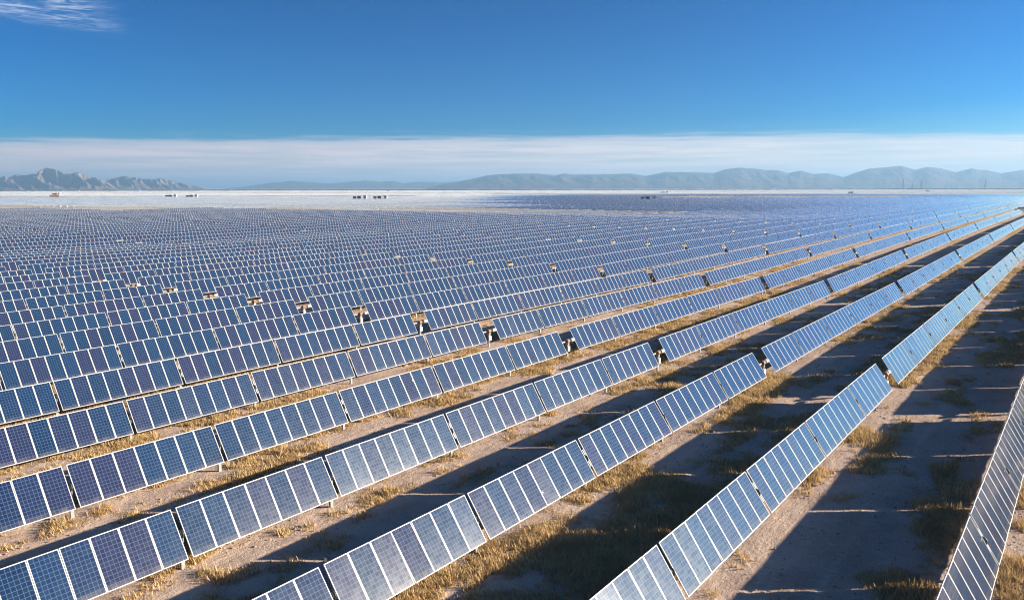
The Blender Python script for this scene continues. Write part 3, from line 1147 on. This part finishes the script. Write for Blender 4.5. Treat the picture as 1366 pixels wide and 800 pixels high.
def make_clods():
    n_ = 9000
    xs, ys = rng.uniform(6, 90, n_ * 5), rng.uniform(-6, 34, n_ * 5)
    dd, ll = depth_lat(xs, ys)
    ok = (np.abs(ll) < 0.66 * dd + 3) & (dd > 18) & (fbm(xs / 2.2, ys / 1.2, 3, 88) > 0.52)
    xs, ys = xs[ok][:n_], ys[ok][:n_]
    n_ = len(xs)
    r_ = rng.gamma(2.0, 0.013, n_) + 0.012
    base = np.array([(1, 0, 0), (0.3, 0.95, 0), (-0.8, 0.6, 0), (-0.8, -0.6, 0), (0.3, -0.95, 0), (0.15, 0.1, 0.9)])
    fc = np.array([(0, 1, 5), (1, 2, 5), (2, 3, 5), (3, 4, 5), (4, 0, 5)])
    v_ = base[None] * r_[:, None, None] * rng.uniform(0.6, 1.4, (n_, 6, 3))
    v_ += np.stack([xs, ys, elev(xs, ys) + 0.005], -1)[:, None, :]
    f_ = fc[None] + (np.arange(n_) * 6)[:, None, None]
    o = place('clods', grid_mesh('clods', v_.reshape(-1, 3), f_.reshape(-1, 3), 'soil_clod', (), smooth=False))
    o['kind'] = 'stuff'
    o['label'] = 'small clods and stones scattered on the sandy soil'


make_clods()

# ------------------------------------------------------------------ things far out in the field
def ground_at(px, py, h_=0.0):
    """point on the plain seen at a pixel of the 1366 x 800 photograph"""
    u_, v_ = (px - 683) / 1102.72, (py - 400) / 1102.72
    r_ = fwd + cx * u_ - cy * v_
    t = (2.4 + h_ - CAM_Z) / r_.z
    return Vector((r_.x * t, r_.y * t, 2.4))


def facing(p):
    return YAW - math.pi / 2


def inverter_station(px, py, label, flip=False, dark=True, white=True):
    p = ground_at(px, py, 2.5)
    d = depth_lat(p.x, p.y)[0]
    root = thing('inverter_station', label, 'inverter station', p, 'inverter stations among the far rows', facing(p))
    s_ = -1 if flip else 1
    b = MB()
    b.box((-8, -2, -0.2), (8, 2, 0.6), 'concrete')
    b.build('skid', root)
    if white:
        b = MB()
        b.box((-1.6, -1.4, 0.6), (1.6, 1.4, 3.9), 'cabin_white')
        b.box((-1.75, -1.55, 3.9), (1.75, 1.55, 4.05), 'cabin_white')
        c_ = b.build('inverter_cabin', root, (s_ * 5.4, 0, 0))
        b = MB()
        b.box((-0.5, -1.45, 0.8), (0.5, -1.405, 2.9), 'transformer_grey')
        b.build('door', c_)
    if dark:
        b = MB()
        b.box((-1.7, -1.3, 0.6), (1.7, 1.3, 3.2), 'transformer_grey')
        for i in range(9):
            b.box((-1.6 + i * 0.38, -1.9, 0.9), (-1.5 + i * 0.38, -1.305, 2.8), 'transformer_grey')
        t_ = b.build('transformer', root, (s_ * -0.8, 0, 0))
        b = MB()
        for i in (-1, 0, 1):
            b.tube((i * 0.7, 0, 3.2), (i * 0.7, 0, 3.8), 0.12, 'insulator_glass', 8)
        b.build('bushing', t_)
        b = MB()
        b.box((-1.5, -1.1, 0.6), (1.5, 1.1, 2.9), 'transformer_green')
        b.box((-1.55, -1.2, 2.9), (1.55, 1.2, 3.0), 'transformer_green')
        b.build('switchgear', root, (s_ * -5.2, 0, 0))


STN = [(104, 254.3, 'pale inverter station near the horizon, below the left foot of the tallest hill'),
       (75, 258.2, 'inverter station with white cabin above the orange truck'),
       (228, 260.9, 'inverter station with white cabin below the small left hill'),
       (256, 261.0, 'inverter station with white cabin, just right of the one below the small left hill'),
       (185, 254.2, 'pale inverter station near the horizon under the gap between the left hills'),
       (480, 262.6, 'inverter station with white cabin, left one of the pair near the centre left'),
       (507, 262.6, 'inverter station with white cabin, right one of the pair near the centre left'),
       (519, 254.2, 'dark inverter station near the horizon above the centre left pair'),
       (865, 263.2, 'inverter station with bright white cabin, lower one right of the picture centre'),
       (886, 256.2, 'inverter station with white cabin, higher one right of the picture centre'),
       (1137, 256.4, 'dark inverter station standing in pale rows left of the pylons'),
       (1239, 254.2, 'dark low inverter station directly below the pylons'),
       (1295, 252.6, 'pale small inverter station right of the pylons at the horizon')]
for i, (px, py, lab) in enumerate(STN):
    inverter_station(px, py, lab, False, True, i not in (7, 10, 11))


def pylon(px, top_py, d, label, arms=3):
    u_ = (px - 683) / 1102.72
    p = FWD_H * d + SIDE * (u_ * d)
    hz = 251.6 - px / 1366.0 * 2.3
    H_ = CAM_Z - 2.4 + (hz - top_py) / 1102.72 * d
    root = thing('power_pylon', label, 'pylon', (p.x, p.y, 2.4), 'lattice pylons on the horizon', facing(p) + 0.5)
    b = MB()

    def half(z):
        q = z / H_
        return 0.10 * H_ * (1 - q / 0.62) + 0.018 * H_ if q < 0.62 else 0.018 * H_ * (1 - 0.6 * (q - 0.62) / 0.38)
    lev = [0, 0.14, 0.27, 0.39, 0.50, 0.62, 0.70, 0.78, 0.86, 0.94, 1.0]
    r_ = 0.0085 * H_
    for a0, a1 in zip(lev[:-1], lev[1:]):
        z0, z1 = a0 * H_, a1 * H_
        c0 = [(sx * half(z0), sy * half(z0), z0) for sx, sy in ((-1, -1), (1, -1), (1, 1), (-1, 1))]
        c1 = [(sx * half(z1), sy * half(z1), z1) for sx, sy in ((-1, -1), (1, -1), (1, 1), (-1, 1))]
        for i in range(4):
            j = (i + 1) % 4
            b.tube(c0[i], c1[i], r_, 'pylon_steel', 4)
            b.tube(c0[i], c1[j], r_ * 0.6, 'pylon_steel', 4)
            b.tube(c0[j], c1[i], r_ * 0.6, 'pylon_steel', 4)
            b.tube(c1[i], c1[j], r_ * 0.6, 'pylon_steel', 4)
    b.build('lattice_mast', root)
    for q in ([0.70, 0.82, 0.94][:arms]):
        z = q * H_
        b = MB()
        L_ = 0.15 * H_ * (1.15 - 0.3 * (q - 0.7) / 0.24)
        for s_ in (-1, 1):
            b.tube((s_ * half(z), -half(z), z), (s_ * L_, 0, z + 0.01 * H_), r_ * 0.8, 'pylon_steel', 4)
            b.tube((s_ * half(z), half(z), z), (s_ * L_, 0, z + 0.01 * H_), r_ * 0.8, 'pylon_steel', 4)
            b.tube((s_ * half(z), 0, z + 0.045 * H_), (s_ * L_, 0, z + 0.01 * H_), r_ * 0.7, 'pylon_steel', 4)
        a_ = b.build('crossarm', root)
        b = MB()
        for s_ in (-1, 1):
            b.tube((s_ * L_, 0, z + 0.005 * H_), (s_ * L_, 0, z - 0.05 * H_), r_ * 1.1, 'insulator_glass', 5)
        b.build('insulator', a_)


PYL = [(1200.5, 237.6, 3600, 'tall lattice pylon, leftmost of the three standing close together on the horizon'),
       (1213.0, 239.0, 3800, 'lattice pylon, middle one of the three standing close together on the horizon'),
       (1224.5, 237.9, 3600, 'tall lattice pylon, rightmost of the three standing close together on the horizon'),
       (1309.2, 237.8, 3600, 'tall lone lattice pylon on the horizon towards the right edge'),
       (1182.5, 243.6, 5200, 'small far lattice pylon just left of the three close together'),
       (1270.5, 243.9, 5200, 'small far lattice pylon midway between the close three and the lone tall one'),
       (1354.0, 244.2, 5200, 'small far lattice pylon nearest the right edge'),
       (1256.0, 246.2, 6000, 'tiny pylon on the horizon just right of the close three'),
       (1334.0, 246.0, 6000, 'tiny pylon on the horizon right of the lone tall one')]
for a_ in PYL:
    pylon(*a_)


def wheel(parent, x, y, r_, wd):
    b = MB()
    b.tube((0, -wd / 2, 0), (0, wd / 2, 0), r_, 'tyre_rubber', 18)
    w_ = b.build('wheel', parent, (x, y, r_))
    b = MB()
    b.tube((0, -wd / 2 - 0.01, 0), (0, wd / 2 + 0.01, 0), r_ * 0.55, 'rim_steel', 12)
    b.build('rim', w_)


def pickup(loc, rz, label):
    root = thing('pickup_truck', label, 'pickup truck', loc, None, rz)
    b = MB()
    b.prism([(-2.7, 0.5), (2.6, 0.5), (2.7, 0.75), (2.65, 1.05), (1.35, 1.18), (0.75, 1.80), (-0.75, 1.84), (-0.95, 1.15), (-2.7, 1.15)], -0.93, 0.93, 'white_paint')
    b.build('body', root)
    b = MB()
    b.box((-2.6, -0.8, 1.152), (-1.0, 0.8, 1.17), 'tyre_rubber')
    b.build('cargo_bed', root)
    for s_ in (-1, 1):
        b = MB()
        b.prism([(-0.68, 1.22), (1.10, 1.22), (0.66, 1.70), (-0.62, 1.74)], s_ * 0.932, s_ * 0.945, 'car_glass')
        b.build('side_window', root)
        for x_ in (-1.75, 1.7):
            wheel(root, x_, s_ * 0.82, 0.40, 0.26)
        b = MB()
        b.box((2.64, s_ * 0.72 - 0.15, 0.80), (2.71, s_ * 0.72 + 0.15, 0.98), 'lamp_clear')
        b.build('headlight', root)
        b = MB()
        b.box((-2.74, s_ * 0.80 - 0.08, 0.75), (-2.702, s_ * 0.80 + 0.08, 1.05), 'lamp_red')
        b.build('tail_light', root)
    b = MB()
    b.add([(1.37, -0.85, 1.19), (1.37, 0.85, 1.19), (0.80, 0.75, 1.79), (0.80, -0.75, 1.79)], [(0, 1, 2, 3)], 'car_glass')
    b.build('windscreen', root)


p = ground_at(1362.5, 283.2)
pickup((p.x, p.y, float(elev(p.x, p.y))), 2.2, 'white pickup truck at the far end of the rows by the right edge')


def dump_truck(loc, rz, label):
    root = thing('dump_truck', label, 'truck', loc, None, rz)
    b = MB()
    b.box((-5.2, -1.0, 0.8), (4.6, 1.0, 1.15), 'transformer_grey')
    b.build('chassis', root)
    b = MB()
    b.prism([(2.6, 1.16), (5.0, 1.16), (5.0, 2.5), (4.5, 3.6), (2.6, 3.6)], -1.3, 1.3, 'orange_paint')
    c_ = b.build('cab', root)
    b = MB()
    b.prism([(5.01, 2.5), (4.53, 3.5), (4.62, 3.5), (5.08, 2.5)], -1.15, 1.15, 'car_glass')
    b.build('windscreen', c_)
    b = MB()
    b.prism([(-5.4, 1.2), (2.2, 1.2), (2.4, 3.9), (-5.9, 3.2)], -1.35, 1.35, 'orange_paint')
    b.build('tipper_body', root)
    for s_ in (-1, 1):
        for x_ in (-4.2, -2.7, 3.6):
            wheel(root, x_, s_ * 1.05, 0.62, 0.4)


p = ground_at(73, 263.2, 0.5)
dump_truck((p.x, p.y, 2.4), facing(p) + 0.25, 'orange dump truck among the pale far rows at the left')


# scrub along the horizon
def scrub():
    v_, f_ = [], []
    base = [(-1, -0.6, 0), (1, -0.6, 0), (1, 0.6, 0), (-1, 0.6, 0), (-0.7, -0.4, 0.8), (0.6, -0.4, 1.0), (0.7, 0.4, 0.75), (-0.5, 0.4, 0.9)]
    fcs = [(4, 5, 6, 7), (0, 1, 5, 4), (1, 2, 6, 5), (2, 3, 7, 6), (3, 0, 4, 7)]
    c, s_ = FWD_H, SIDE
    for i in range(2600):
        u_ = rng.uniform(-0.66, 0.68)
        d = rng.uniform(3700, 5600)
        hh = rng.uniform(1.0, 2.6) * (1.5 if u_ > 0.45 else 1.0)
        ww = rng.uniform(8, 26)
        p = c * d + s_ * (u_ * d)
        b_ = len(v_)
        for q in base:
            r_ = s_ * (q[0] * ww * rng.uniform(0.7, 1.2)) + c * (q[1] * 8)
            v_.append((p.x + r_.x, p.y + r_.y, 2.2 + q[2] * hh * rng.uniform(0.75, 1.25)))
        f_ += [tuple(b_ + k for k in q) for q in fcs]
    me = bpy.data.meshes.new('scrub_belt')
    me.from_pydata(v_, [], f_)
    me.materials.append(MATS['scrub_leaf'])
    o = place('scrub_belt', me)
    o['kind'] = 'stuff'
    o['label'] = 'thin dark belt of desert scrub along the horizon'


scrub()

# ------------------------------------------------------------------ air
b = MB()
m, nt = new_mat('haze')
pv = nt.n('VolumePrincipled')
pv.inputs['Color'].default_value = (0.34, 0.58, 0.86, 1)
pv.inputs['Density'].default_value = 1.2e-4
pv.inputs['Anisotropy'].default_value = 0.2
o_ = nt.n('OutputMaterial')
nt.put(o_.inputs['Volume'], pv.outputs[0])
m.cycles.homogeneous_volume = True
b.box((-60500, -40500, -4), (70500, 70500, 275), 'haze')
hz = b.build('haze')
hz['kind'] = 'stuff'
hz['label'] = 'thin blue desert haze'
